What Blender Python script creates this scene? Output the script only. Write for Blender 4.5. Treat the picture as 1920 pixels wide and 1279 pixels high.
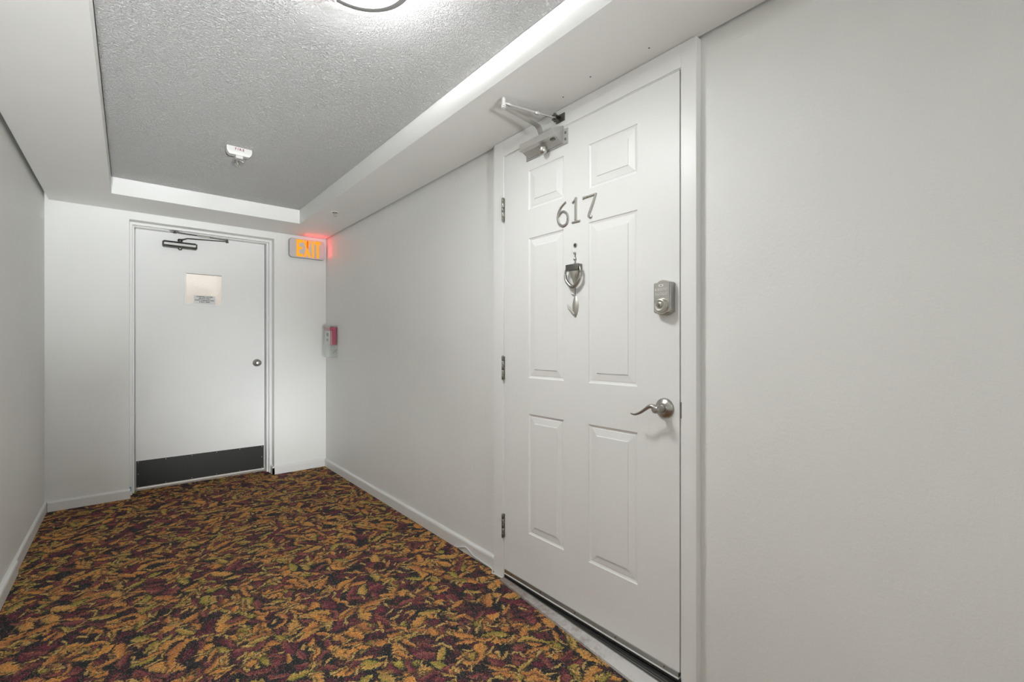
import bpy, bmesh, math, random
from mathutils import Vector, Matrix
random.seed(7)
for o in list(bpy.data.objects):
    bpy.data.objects.remove(o)
scene = bpy.context.scene
COL = scene.collection

# ---------------------------------------------------------------- camera
EYE = 1.1467
cam_data = bpy.data.cameras.new('camera')
cam_data.sensor_width = 36.0
cam_data.sensor_fit = 'HORIZONTAL'
cam_data.lens = 851.64 / 1920 * 36
cam_data.shift_y = 7.9865 / 1920
cam_data.clip_start = 0.02
cam = bpy.data.objects.new('camera', cam_data)
COL.objects.link(cam)
cam.location = (0, 0, EYE)
cam.rotation_euler = (math.pi / 2, 0, -0.7004)
scene.camera = cam

# ---------------------------------------------------------------- world, exposure
world = bpy.data.worlds.new('world')
scene.world = world
world.use_nodes = True
world.node_tree.nodes['Background'].inputs[0].default_value = (0.8, 0.85, 0.9, 1)
world.node_tree.nodes['Background'].inputs[1].default_value = 0.0
vs = scene.view_settings
vs.view_transform = 'Standard'
vs.look = 'None'
vs.gamma = 1
vs.use_curve_mapping = False
vs.exposure = 0.60
TUBE_GLOW = 430.0         # lamp inside each ceiling fixture
LAMP_GLOW = 56.0          # ceiling fixtures' glass
STAIR_POWER = 9.5
EXIT_GLOW = 1.0
# unseen fill lights added behind the camera: two thrown up at the ceiling, a narrow one along the axis
for nm, en, spr, x_, z_, rx, rz in (('fill_uplight', 2.8, 30, -.2, 0.40, 103, -3), ('fill_uplight', 11.0, 40, -.2, 0.30, 114, -2), ('fill_spot', 1.7, 17, -.2, 0.45, 90, -9)):
    dl = bpy.data.lights.new(nm, 'AREA'); dl.shape = 'SQUARE'; dl.size = .3
    dl.energy = en; dl.color = (0.95, 0.98, 1.0); dl.spread = math.radians(spr)
    dlo = bpy.data.objects.new(nm, dl); COL.objects.link(dlo)
    dlo.location = (x_, -3.30, z_); dlo.rotation_euler = (math.radians(rx), 0, math.radians(rz))

# ---------------------------------------------------------------- dimensions (metres)
R = 1.4403        # right wall
L = -0.4462       # left wall
D = 4.4735        # back wall
YB = -3.4         # end of the corridor behind the camera
S = 2.1566        # underside of the dropped soffit
TZ = 2.2674       # textured tray ceiling
TX0, TX1, TY1 = -0.0908, 1.0826, 4.0211
FZ = -0.006       # carpet
XF = 1.4103       # face of the front door's frame
XS = 1.4118       # face of the front door's leaf
DB = 4.660        # face of the stair door's leaf

# ---------------------------------------------------------------- material helpers
def new_mat(name):
    m = bpy.data.materials.new(name)
    m.use_nodes = True
    nt = m.node_tree
    return m, nt, nt.nodes['Principled BSDF'], nt.nodes['Material Output']

class E:
    """tiny expression wrapper round Math nodes"""
    nt = None
    def __init__(s, sock): s.s = sock
    @staticmethod
    def op(o, *a):
        n = E.nt.nodes.new('ShaderNodeMath'); n.operation = o
        for i, v in enumerate(a):
            if isinstance(v, E): E.nt.links.new(v.s, n.inputs[i])
            else: n.inputs[i].default_value = v
        return E(n.outputs[0])
    def __add__(s, o): return E.op('ADD', s, o)
    __radd__ = __add__
    def __sub__(s, o): return E.op('SUBTRACT', s, o)
    def __rsub__(s, o): return E.op('SUBTRACT', o, s)
    def __mul__(s, o): return E.op('MULTIPLY', s, o)
    __rmul__ = __mul__
    def __truediv__(s, o): return E.op('DIVIDE', s, o)

def smooth(x, a, b):
    n = E.nt.nodes.new('ShaderNodeMapRange'); n.interpolation_type = 'SMOOTHSTEP'
    E.nt.links.new(x.s, n.inputs[0])
    n.inputs[1].default_value = a; n.inputs[2].default_value = b
    n.inputs[3].default_value = 0; n.inputs[4].default_value = 1
    return E(n.outputs[0])

def vec(x, y, z=0.0):
    n = E.nt.nodes.new('ShaderNodeCombineXYZ')
    for i, v in enumerate((x, y, z)):
        if isinstance(v, E): E.nt.links.new(v.s, n.inputs[i])
        else: n.inputs[i].default_value = v
    return n.outputs[0]

def sep(v):
    n = E.nt.nodes.new('ShaderNodeSeparateXYZ'); E.nt.links.new(v, n.inputs[0])
    return E(n.outputs[0]), E(n.outputs[1]), E(n.outputs[2])

def noise(v, scale, detail=2, rough=0.5, dist=0.0):
    n = E.nt.nodes.new('ShaderNodeTexNoise'); E.nt.links.new(v, n.inputs['Vector'])
    n.inputs['Scale'].default_value = scale; n.inputs['Detail'].default_value = detail
    n.inputs['Roughness'].default_value = rough; n.inputs['Distortion'].default_value = dist
    return n

def voro(v, scale, rnd=1.0, feature='F1'):
    n = E.nt.nodes.new('ShaderNodeTexVoronoi'); n.voronoi_dimensions = '2D'; n.feature = feature
    E.nt.links.new(v, n.inputs['Vector']); n.inputs['Scale'].default_value = scale
    n.inputs['Randomness'].default_value = rnd
    return n

def mix(a, b, f):
    n = E.nt.nodes.new('ShaderNodeMix'); n.data_type = 'RGBA'
    for k, v in ((6, a), (7, b)):
        if isinstance(v, tuple): n.inputs[k].default_value = (*v, 1)
        else: E.nt.links.new(v, n.inputs[k])
    if isinstance(f, E): E.nt.links.new(f.s, n.inputs[0])
    else: n.inputs[0].default_value = f
    return n.outputs[2]

def ramp(f, stops):
    n = E.nt.nodes.new('ShaderNodeValToRGB'); E.nt.links.new(f.s, n.inputs[0])
    cr = n.color_ramp
    while len(cr.elements) < len(stops): cr.elements.new(0.5)
    for e, (p, c) in zip(cr.elements, stops):
        e.position = p; e.color = (*c, 1)
    return n.outputs[0]

def obj_coord():
    n = E.nt.nodes.new('ShaderNodeNewGeometry')
    return n.outputs['Position']

def bump(nt, bsdf, h, dist, strength=1.0):
    n = nt.nodes.new('ShaderNodeBump'); n.inputs['Distance'].default_value = dist
    n.inputs['Strength'].default_value = strength
    nt.links.new(h.s if isinstance(h, E) else h, n.inputs['Height'])
    nt.links.new(n.outputs[0], bsdf.inputs['Normal'])

def paint(name, col, rough=0.5, spec=0.5, kind='smooth', strength=1.0):
    m, nt, b, out = new_mat(name); E.nt = nt
    b.inputs['Roughness'].default_value = rough
    b.inputs['Specular IOR Level'].default_value = spec
    P = obj_coord()
    big = E(noise(P, 2.3, 3).outputs[0])
    c = mix(tuple(x * 0.965 for x in col), tuple(min(1, x * 1.03) for x in col), big)
    nt.links.new(c, b.inputs['Base Color'])
    if kind == 'wall':       # rolled, vertically dragged paint
        x, y, z = sep(P)
        v = vec(x * 1.0, y * 1.0, z * 0.13)
        h = E(noise(v, 260, 3, 0.6).outputs[0]) * 0.7 + E(noise(P, 90, 3, 0.6).outputs[0]) * 0.5 + E(noise(P, 420, 2, 0.5).outputs[0]) * 0.25
        bump(nt, b, h, 0.0011 * strength)
    elif kind == 'ceiling':  # knock-down stipple
        w = noise(P, 60, 3, 0.6)
        h1 = smooth(E(noise(P, 105, 4, 0.62, 0.6).outputs[0]), 0.38, 0.66)
        h2 = E(noise(P, 230, 3, 0.6).outputs[0])
        bump(nt, b, h1 * 1.0 + h2 * 0.45, 0.0095 * strength)
        c2 = mix(c, tuple(x * 0.80 for x in col), (1 - h1) * 0.2)
        nt.links.new(c2, b.inputs['Base Color'])
    elif kind == 'brush':    # brushed trim and door enamel
        x, y, z = sep(P)
        v = vec(x, y, z * 0.08)
        h = E(noise(v, 330, 2, 0.5).outputs[0]) * 0.6 + E(noise(P, 50, 2, 0.5).outputs[0]) * 0.6
        bump(nt, b, h, 0.0004 * strength)
    else:
        h = E(noise(P, 120, 2, 0.5).outputs[0])
        bump(nt, b, h, 0.0003 * strength)
    return m

def metal(name, col, rough=0.3, stretch=None, bumpd=0.00008, metallic=1.0):
    m, nt, b, out = new_mat(name); E.nt = nt
    b.inputs['Metallic'].default_value = metallic
    P = obj_coord(); x, y, z = sep(P)
    v = vec(x * 0.2, y * 0.2, z) if stretch == 'h' else vec(x, y, z * 0.2)
    nz = E(noise(v, 700, 2).outputs[0])
    c = mix(tuple(q * 0.85 for q in col), col, nz)
    nt.links.new(c, b.inputs['Base Color'])
    r = nz * 0.12 + (rough - 0.06)
    nt.links.new(r.s, b.inputs['Roughness'])
    return m

def plain(name, col, rough=0.5, metallic=0.0, emit=None, emit_s=0.0, spec=0.5):
    m, nt, b, out = new_mat(name); E.nt = nt
    P = obj_coord()
    nz = E(noise(P, 40, 3).outputs[0])
    c = mix(tuple(q * 0.94 for q in col), col, nz)
    nt.links.new(c, b.inputs['Base Color'])
    b.inputs['Roughness'].default_value = rough
    b.inputs['Metallic'].default_value = metallic
    b.inputs['Specular IOR Level'].default_value = spec
    if emit:
        b.inputs['Emission Color'].default_value = (*emit, 1)
        b.inputs['Emission Strength'].default_value = emit_s
    return m

def clear(name, tint=(0.95, 0.97, 0.97), rough=0.05, gloss=0.14):
    m, nt, b, out = new_mat(name); E.nt = nt
    nt.nodes.remove(b)
    t = nt.nodes.new('ShaderNodeBsdfTransparent'); t.inputs[0].default_value = (*tint, 1)
    g = nt.nodes.new('ShaderNodeBsdfGlossy'); g.inputs['Roughness'].default_value = rough
    lw = nt.nodes.new('ShaderNodeLayerWeight'); lw.inputs[0].default_value = 0.35
    f = E(lw.outputs['Facing']) * 0.3 + gloss
    mx = nt.nodes.new('ShaderNodeMixShader')
    nt.links.new(f.s, mx.inputs[0]); nt.links.new(t.outputs[0], mx.inputs[1]); nt.links.new(g.outputs[0], mx.inputs[2])
    nt.links.new(mx.outputs[0], out.inputs[0])
    return m

def carpet():
    """leaf fronds: each leaf is a cell of a Voronoi net, turned to radiate from the nearest frond centre"""
    m, nt, b, out = new_mat('leaf_pattern_carpet'); E.nt = nt
    b.inputs['Roughness'].default_value = 0.95
    b.inputs['Specular IOR Level'].default_value = 0.12
    P = obj_coord(); px, py, pz = sep(P)
    w1 = noise(P, 20, 2, 0.55); w2 = noise(P, 110, 3, 0.7)
    wx, wy, _ = sep(w1.outputs['Color']); ux, uy, _ = sep(w2.outputs['Color'])
    X = px + (wx - 0.5) * 0.040 + (ux - 0.5) * 0.026
    Y = py + (wy - 0.5) * 0.040 + (uy - 0.5) * 0.026
    def centre(x, y, scale, off):
        v = voro(vec(x + off, y - off * 0.7), scale)
        cx, cy, _ = sep(v.outputs['Position'])
        return cx - off, cy + off * 0.7, v
    def layer(scale, off, ln, wd, cl_scale, cl_off, jitter, bend, prob):
        cx, cy, v = centre(X, Y, scale, off)
        r, g, bb = sep(v.outputs['Color'])
        kx, ky, _ = centre(cx, cy, cl_scale, cl_off)
        ang = E.op('ARCTAN2', cy - ky, cx - kx) + (r - 0.5) * jitter
        c = E.op('COSINE', ang); s = E.op('SINE', ang)
        dx = (X - cx) * scale; dy = (Y - cy) * scale
        a = dx * c + dy * s
        t = dy * c - dx * s
        t = t + a * a * (g - 0.5) * bend
        u = a / ln
        prof = (1 - E.op('ABSOLUTE', u) * E.op('ABSOLUTE', u)) * (u * -0.25 + 0.9)
        at = E.op('ABSOLUTE', t)
        ph = r * 6.0 + ux * 3.0
        d = prof * wd - at + E.op('SINE', a * 30.0 - at * 34.0 + ph) * 0.045
        pin = E.op('SINE', a * 44.0 - at * 60.0 + ph)
        on = smooth(bb, 1 - prob - 0.01, 1 - prob + 0.01)
        inside = smooth(d, 0.0, 0.06) * on
        rim = smooth(d, -0.16, -0.02) * on
        vein = 1 - smooth(E.op('ABSOLUTE', t), 0.005, 0.04)
        side = smooth(t, -wd * 0.8, wd * 0.8)
        edge = 1 - smooth(d, 0.03, 0.12)
        return inside, rim, vein, side, edge, r, g, pin
    fine = E(noise(P, 200, 3, 0.75).outputs[0])
    streak = E(noise(P, 100, 3, 0.7).outputs[0])
    patch = E(noise(P, 14, 3, 0.6).outputs[0])
    DARK = (0.022, 0.026, 0.026); WINE = (0.135, 0.032, 0.046); WINE2 = (0.24, 0.070, 0.065)
    ORNG = (0.54, 0.235, 0.058); OCHR = (0.48, 0.275, 0.080); RUST = (0.38, 0.150, 0.055)
    OLIV = (0.26, 0.235, 0.045); LIME = (0.44, 0.42, 0.10); TAN = (0.56, 0.38, 0.14)
    base = mix(DARK, WINE, smooth(patch + streak * 0.6, 0.72, 0.98))
    def comp(base, L_, ca, cb, cedge, edge_amt=0.7, rim_amt=0.88):
        ins, rim, vein, side, edge, r, g, pin = L_
        base = mix(base, DARK, rim * rim_amt)
        col = mix(ca, cb, smooth(side * 0.5 + g * 0.5 + streak * 0.9 - 0.35, 0.25, 0.95))
        col = mix(col, cedge, edge * side * edge_amt)
        col = mix(col, RUST if ca is not WINE else DARK, vein * 0.5)
        shade = smooth(side * 0.5 + streak, 0.35, 0.75)
        col = mix(mix(col, DARK, 0.38), col, shade)
        col = mix(col, DARK, smooth(pin + (streak - 0.5) * 3.0, 0.1, 1.1) * 0.38)
        return mix(base, col, ins)
    base = comp(base, layer(8.0, 3.1, 0.74, 0.27, 3.0, 1.7, 1.0, 0.9, 0.80), WINE, WINE2, RUST, 0.5, 0.5)
    base = comp(base, layer(8.8, 7.7, 0.78, 0.27, 3.6, 5.3, 0.8, 1.0, 0.66), OCHR, ORNG, TAN, 0.55)
    base = comp(base, layer(10.0, 13.3, 0.78, 0.24, 3.9, 8.1, 0.8, 1.0, 0.56), RUST, ORNG, OCHR, 0.6)
    base = comp(base, layer(11.5, 19.9, 0.74, 0.24, 4.2, 11.9, 0.9, 1.1, 0.34), OLIV, OCHR, LIME, 0.8)
    base = comp(base, layer(13.0, 29.1, 0.72, 0.20, 4.6, 14.9, 1.2, 1.4, 0.34), WINE, WINE2, RUST, 0.5)
    base = comp(base, layer(15.0, 23.3, 0.74, 0.20, 4.9, 21.1, 0.9, 1.2, 0.30), RUST, ORNG, TAN, 0.6)
    base = comp(base, layer(21.0, 37.7, 0.68, 0.16, 6.0, 17.3, 1.8, 1.8, 0.36), OCHR, TAN, LIME, 0.6)
    # pile: loops lighten and darken the yarn
    k = smooth(fine, 0.32, 0.68) * 1.30 + 0.68
    sp = nt.nodes.new('ShaderNodeVectorMath'); sp.operation = 'SCALE'
    nt.links.new(base, sp.inputs[0]); nt.links.new(k.s, sp.inputs['Scale'])
    fleck = smooth(E(noise(P, 270, 1, 0.5).outputs[0]), 0.64, 0.72)
    col = mix(sp.outputs[0], (0.62, 0.46, 0.40), fleck * 0.55)
    nt.links.new(col, b.inputs['Base Color'])
    bump(nt, b, fine, 0.004)
    return m

def worn(name):
    m, nt, b, out = new_mat(name); E.nt = nt
    P = obj_coord(); x, y, z = sep(P)
    n1 = E(noise(P, 22, 4, 0.65).outputs[0]); n2 = E(noise(P, 140, 3, 0.6).outputs[0])
    c = mix((0.30, 0.25, 0.22), (0.66, 0.64, 0.62), smooth(n1 * 0.8 + n2 * 0.25 + (1.45 - y) * 0.55, 0.30, 0.85))
    nt.links.new(c, b.inputs['Base Color']); b.inputs['Roughness'].default_value = 0.45
    return m

WALLC = (0.838, 0.845, 0.818)
M = {}
M['wall'] = paint('wall_paint', WALLC, 0.48, 0.45, 'wall')
M['door'] = paint('door_enamel', (0.845, 0.85, 0.83), 0.42, 0.5, 'brush')
M['frame'] = paint('frame_enamel', (0.865, 0.87, 0.85), 0.36, 0.5, 'brush', 1.5)
M['base'] = paint('baseboard_paint', (0.80, 0.80, 0.78), 0.35, 0.5, 'brush')
M['soffit'] = paint('soffit_paint', (0.842, 0.845, 0.82), 0.6, 0.35, 'smooth')
M['ceil'] = paint('textured_ceiling', (0.93, 0.93, 0.915), 0.8, 0.3, 'ceiling')
M['gap'] = plain('gap_shade', (0.03, 0.03, 0.028), 0.9)  # near-black colour stands for the shade inside the soffit gaps
M['carpet'] = carpet()
M['nickel'] = metal('satin_nickel', (0.44, 0.425, 0.39), 0.34, 'h')
M['nickel_soft'] = metal('brushed_nickel', (0.56, 0.545, 0.50), 0.38, 'h')
M['dark_nickel'] = metal('darker_nickel', (0.24, 0.235, 0.21), 0.33)  # darker nickel tone for hinges, brackets and small fittings
M['steel'] = metal('dark_steel', (0.12, 0.12, 0.11), 0.35)
M['alu'] = metal('silver_closer_paint', (0.58, 0.575, 0.55), 0.46, None, metallic=0.6)
M['alu_dull'] = metal('dull_aluminium', (0.42, 0.42, 0.40), 0.42, 'h')
M['black_plate'] = plain('dark_kick_plate', (0.024, 0.025, 0.022), 0.38, 0.3)
M['rubber'] = plain('black_rubber', (0.035, 0.035, 0.033), 0.45)
M['white_plastic'] = plain('white_plastic', (0.80, 0.79, 0.76), 0.35)
M['strobe_white'] = plain('strobe_housing', (0.66, 0.65, 0.63), 0.4)
M['grey_plastic'] = plain('grey_sign_face', (0.60, 0.585, 0.59), 0.35)
M['clear_dark'] = plain('clear_edge', (0.25, 0.25, 0.24), 0.2)
M['black'] = plain('black_print', (0.02, 0.02, 0.02), 0.5)
M['red_print'] = plain('red_print', (0.20, 0.03, 0.06), 0.5)
M['red'] = plain('faded_red_plastic', (0.50, 0.06, 0.12), 0.35)
M['pink'] = plain('pink_plastic', (0.60, 0.28, 0.34), 0.3)
M['sticker'] = plain('grey_sticker', (0.74, 0.75, 0.74), 0.5)
M['glass'] = clear('window_glass', (0.97, 0.97, 0.95), 0.08, 0.03)
M['acrylic'] = clear('clear_acrylic', (0.975, 0.985, 0.98), 0.06, 0.03)
M['wire'] = plain('glass_wire', (0.42, 0.38, 0.34), 0.4, 0.3)
M['diffuser'] = plain('lit_glass', (0.9, 0.9, 0.88), 0.3, 0, (0.985, 0.99, 1.0), LAMP_GLOW)
M['orange_lit'] = plain('lit_orange_letters', (0.25, 0.08, 0.01), 0.4, 0, (1.0, 0.31, 0.01), 0.80 * EXIT_GLOW, 0.2)
M['red_lit'] = plain('lit_red_chevron', (0.25, 0.03, 0.01), 0.4, 0, (1.0, 0.06, 0.005), 0.7 * EXIT_GLOW, 0.2)
M['led'] = plain('red_leds', (0.9, 0.05, 0.05), 0.4, 0, (1.0, 0.03, 0.035), 10.0 * EXIT_GLOW)
M['concrete'] = plain('pale_landing', (0.66, 0.64, 0.60), 0.8)
M['stair_wall'] = plain('stair_wall_paint', (0.80, 0.775, 0.75), 0.8)
M['sill'] = worn('worn_saddle')
M['cord'] = plain('white_cord', (0.78, 0.78, 0.76), 0.4)
M['tape'] = plain('blue_tape', (0.25, 0.42, 0.55), 0.7)

# ---------------------------------------------------------------- geometry helpers
def BM(): return bmesh.new()

def box(bm, x0, x1, y0, y1, z0, z1, bev=0.0, seg=2):
    r = bmesh.ops.create_cube(bm, size=1.0)
    vs_ = r['verts']
    for v in vs_:
        v.co = Vector((x0 + (v.co.x + .5) * (x1 - x0), y0 + (v.co.y + .5) * (y1 - y0), z0 + (v.co.z + .5) * (z1 - z0)))
    if bev > 0:
        es = set()
        for v in vs_: es.update(v.link_edges)
        bmesh.ops.bevel(bm, geom=list(es), offset=bev, segments=seg, affect='EDGES', profile=0.5)
    return bm

def frame_for(axis):
    """(u, v, n) frames: 'right' = on the right wall facing -X, 'back' = on the back wall facing -Y, 'down' = under a ceiling"""
    if axis == 'right': return Vector((0, -1, 0)), Vector((0, 0, 1)), Vector((-1, 0, 0))
    if axis == 'back': return Vector((1, 0, 0)), Vector((0, 0, 1)), Vector((0, -1, 0))
    if axis == 'down': return Vector((1, 0, 0)), Vector((0, 1, 0)), Vector((0, 0, -1))
    if axis == 'up': return Vector((1, 0, 0)), Vector((0, 1, 0)), Vector((0, 0, 1))

def lathe(bm, c, axis, prof, n=24, sx=1.0, sy=1.0):
    """prof: list of (radius, height along n)"""
    u, v, w = frame_for(axis) if isinstance(axis, str) else axis
    c = Vector(c); rings = []
    for r, h in prof:
        if r < 1e-6:
            rings.append([bm.verts.new(c + w * h)])
        else:
            rings.append([bm.verts.new(c + w * h + (u * math.cos(2 * math.pi * i / n) * sx + v * math.sin(2 * math.pi * i / n) * sy) * r) for i in range(n)])
    for a, b in zip(rings, rings[1:]):
        for i in range(n):
            j = (i + 1) % n
            if len(a) == 1 and len(b) == 1: continue
            if len(a) == 1: bm.faces.new((a[0], b[i], b[j]))
            elif len(b) == 1: bm.faces.new((a[i], a[j], b[0]))
            else: bm.faces.new((a[i], a[j], b[j], b[i]))
    for rg in (rings[0], rings[-1]):
        if len(rg) > 2: bm.faces.new(rg)
    return bm

def tube(bm, pts, rad, n=10, flat=1.0, flat_dir=None):
    pts = [Vector(p) for p in pts]
    if not hasattr(rad, '__len__'): rad = [rad] * len(pts)
    rings = []
    up = Vector(flat_dir) if flat_dir else Vector((0, 0, 1))
    for i, p in enumerate(pts):
        t = (pts[min(i + 1, len(pts) - 1)] - pts[max(i - 1, 0)]).normalized()
        a = t.cross(up)
        if a.length < 1e-3: a = t.cross(Vector((1, 0, 0)))
        a.normalize(); b = a.cross(t).normalized()
        rings.append([bm.verts.new(p + (a * math.cos(2 * math.pi * k / n) + b * math.sin(2 * math.pi * k / n) * flat) * rad[i]) for k in range(n)])
    for a, b in zip(rings, rings[1:]):
        for k in range(n):
            j = (k + 1) % n
            bm.faces.new((a[k], a[j], b[j], b[k]))
    bm.faces.new(rings[0]); bm.faces.new(rings[-1])
    return bm

def spline(pts, n=6):
    """Catmull-Rom through points (tuples of any length)"""
    out = []; P = [pts[0]] + list(pts) + [pts[-1]]
    for i in range(1, len(P) - 2):
        for k in range(n):
            t = k / n
            out.append(tuple(0.5 * (2 * b + (c - a) * t + (2 * a - 5 * b + 4 * c - d) * t * t + (3 * b - a - 3 * c + d) * t ** 3)
                             for a, b, c, d in zip(P[i - 1], P[i], P[i + 1], P[i + 2])))
    out.append(tuple(pts[-1]))
    return out

def stroke(bm, pts, widths, depth, x_face, closed=False):
    """bevelled letter stroke on a plane of constant X, pts are (Y, Z), standing proud towards -X"""
    n = len(pts)
    if not hasattr(widths, '__len__'): widths = [widths] * n
    rings = []
    for i in range(n):
        a = pts[(i - 1) % n if closed else max(i - 1, 0)]; b = pts[(i + 1) % n if closed else min(i + 1, n - 1)]
        t = Vector((b[0] - a[0], b[1] - a[1])).normalized(); nn = Vector((-t.y, t.x))
        w = widths[i] / 2; ring = []
        for s_, h in ((-1, 0), (-1, .6), (-.55, 1), (.55, 1), (1, .6), (1, 0)):
            ring.append(bm.verts.new((x_face - h * depth, pts[i][0] + nn.x * w * s_, pts[i][1] + nn.y * w * s_)))
        rings.append(ring)
    m_ = n if closed else n - 1
    for i in range(m_):
        a, b = rings[i], rings[(i + 1) % n]
        for k in range(6):
            j = (k + 1) % 6
            bm.faces.new((a[k], a[j], b[j], b[k]))
    if not closed:
        bm.faces.new(rings[0]); bm.faces.new(rings[-1])
    return bm

def prism(bm, outline, c, axis, h, inset=0.0):
    """outline: list of (u, v) metres round c, extruded by h along the axis normal, optional chamfer"""
    u, v, w = frame_for(axis); c = Vector(c)
    lo = [bm.verts.new(c + u * a + v * b) for a, b in outline]
    n = len(lo); rows = [lo]
    if inset > 0:
        rows.append([bm.verts.new(c + u * a + v * b + w * (h - inset)) for a, b in outline])
        cu = sum(a for a, b in outline) / n; cv = sum(b for a, b in outline) / n
        L_ = []
        for a, b in outline:
            d = Vector((a - cu, b - cv)); d = d * (1 - inset / max(d.length, 1e-6))
            L_.append(bm.verts.new(c + u * (cu + d.x) + v * (cv + d.y) + w * h))
        rows.append(L_)
    else:
        rows.append([bm.verts.new(c + u * a + v * b + w * h) for a, b in outline])
    for a, b in zip(rows, rows[1:]):
        for i in range(n):
            bm.faces.new((a[i], a[(i + 1) % n], b[(i + 1) % n], b[i]))
    bm.faces.new(rows[0]); bm.faces.new(rows[-1])
    return bm

def rrect(w, h, r, n=5):
    o = []
    for cx, cy, a0 in ((w / 2 - r, h / 2 - r, 0), (-w / 2 + r, h / 2 - r, 90), (-w / 2 + r, -h / 2 + r, 180), (w / 2 - r, -h / 2 + r, 270)):
        for k in range(n + 1):
            a = math.radians(a0 + 90 * k / n); o.append((cx + r * math.cos(a), cy + r * math.sin(a)))
    return o

def root_offset(o):
    v = Vector((0, 0, 0))
    while o is not None:
        v += o.location; o = o.parent
    return v

def obj(name, bm, mat, parent=None, smooth_deg=None, loc=None):
    """bm in world coordinates -> one mesh object, child of parent"""
    bmesh.ops.recalc_face_normals(bm, faces=bm.faces)
    off = root_offset(parent) if parent else Vector((0, 0, 0))
    if loc is not None: off = off + (Vector(loc) - off)
    bmesh.ops.translate(bm, verts=bm.verts, vec=-off)
    me = bpy.data.meshes.new(name); bm.to_mesh(me); bm.free()
    o = bpy.data.objects.new(name, me); COL.objects.link(o)
    for m_ in (mat if isinstance(mat, list) else [mat]): me.materials.append(m_)
    if parent:
        o.parent = parent
        if loc is not None: o.location = Vector(loc) - root_offset(parent)
    elif loc is not None: o.location = loc
    if smooth_deg:
        me.shade_smooth()
        try: me.set_sharp_from_angle(angle=math.radians(smooth_deg))
        except Exception: pass
    return o

def thing(name, label, cat, loc, group=None, kind=None):
    o = bpy.data.objects.new(name, None); COL.objects.link(o)
    o.empty_display_size = 0.05
    o.location = loc
    tag(o, label, cat, group, kind)
    return o

def tag(o, label=None, cat=None, group=None, kind=None):
    if label: o['label'] = label
    if cat: o['category'] = cat
    if group: o['group'] = group
    if kind: o['kind'] = kind
    return o

def text_mesh(name, body, size, mat, parent, centre, axis, depth=0.0006, sx=1.0, shear=0.0, bold=0.0, spacing=1.0):
    cu = bpy.data.curves.new(name, 'FONT'); cu.body = body; cu.size = size
    cu.align_x = 'CENTER'; cu.align_y = 'CENTER'; cu.extrude = depth; cu.offset = bold; cu.shear = shear
    cu.space_character = spacing; cu.resolution_u = 3
    t = bpy.data.objects.new(name, cu); COL.objects.link(t)
    dg = bpy.context.evaluated_depsgraph_get(); dg.update()
    me = bpy.data.meshes.new_from_object(t.evaluated_get(dg))
    bpy.data.objects.remove(t); bpy.data.curves.remove(cu)
    u, v, w = frame_for(axis)
    c = Vector(centre) - root_offset(parent)
    for vv in me.vertices:
        p = vv.co.copy(); vv.co = c + u * (p.x * sx) + v * p.y + w * p.z
    me.materials.clear(); me.materials.append(mat)
    o = bpy.data.objects.new(name, me); COL.objects.link(o); o.parent = parent
    return o

# ================================================================ SETTING
def struct(name, bm, mat, label, cat):
    o = obj(name, bm, mat)
    return tag(o, label, cat, kind='structure')

bm = BM(); box(bm, L - .12, R + .12, YB - .12, DB + 0.0, FZ - .1, FZ)
struct('floor', bm, M['carpet'], 'corridor carpet with a dense autumn leaf pattern in rust, burgundy and olive', 'carpet')

bm = BM()
OY0, OY1, OZ = 0.7555, 1.8030, 2.1490
box(bm, R, R + .12, YB - .12, OY0, FZ - .1, 2.42); box(bm, R, R + .12, OY1, DB + .12, FZ - .1, 2.42)
box(bm, R, R + .12, OY0, OY1, OZ, 2.42)
struct('wall_right', bm, M['wall'], 'pale grey painted corridor wall around the door numbered 617', 'wall')
bm = BM(); box(bm, L - .12, L, YB - .12, DB + .12, FZ - .1, 2.42)
struct('wall_left', bm, M['wall'], 'pale grey painted corridor wall at the left edge, without doors', 'wall')
bm = BM()
BX0, BX1, BZ = 0.0012, 0.9915, 2.0978
box(bm, L, BX0, D, 4.72, FZ - .1, 2.42); box(bm, BX1, R, D, 4.72, FZ - .1, 2.42); box(bm, BX0, BX1, D, 4.72, BZ, 2.42)
struct('wall_back', bm, M['wall'], 'pale grey end wall around the plain stairwell door', 'wall')
bm = BM(); box(bm, L, R, YB - .12, YB, FZ - .1, 2.42)
struct('wall_front', bm, M['wall'], 'pale grey wall closing the corridor behind the camera', 'wall')

bm = BM(); g = 0.0025
box(bm, TX0 + g, TX1 - g, YB + .45, TY1 - g, TZ, TZ + .03)
struct('ceiling', bm, M['ceil'], 'white stippled ceiling panel recessed between the smooth soffits', 'ceiling')
bm = BM(); box(bm, L - .12, R + .12, YB - .12, 4.72, 2.42, 2.47)
o = struct('ceiling', bm, M['gap'], 'slab above the soffits, coloured dark for shade, seen only as a line in their gaps', 'ceiling')
# dropped soffit on all sides, a shadow gap along both long walls
G = 0.0147; GL = 0.020
bm = BM()
box(bm, L + GL, TX0, YB, TY1, S, 2.40); box(bm, TX1, R - G, YB, TY1, S, 2.40)
box(bm, L + GL, R - G, TY1, D - 0.002, S, 2.40); box(bm, TX0, TX1, YB, YB + .45, S, 2.40)
bmesh.ops.remove_doubles(bm, verts=bm.verts, dist=1e-5)
sof = struct('trim_1', bm, M['soffit'], 'smooth painted dropped soffit framing the stippled ceiling', 'soffit')
for (x, y) in ((1.3501, 1.2785), (1.3503, 0.8795), (1.3264, 1.116)):
    b2 = BM(); lathe(b2, (x, y, S), 'down', [(.0032, 0), (.0030, .0008), (0, .001)], 8)
    obj('screw', b2, M['steel'], sof)

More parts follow.
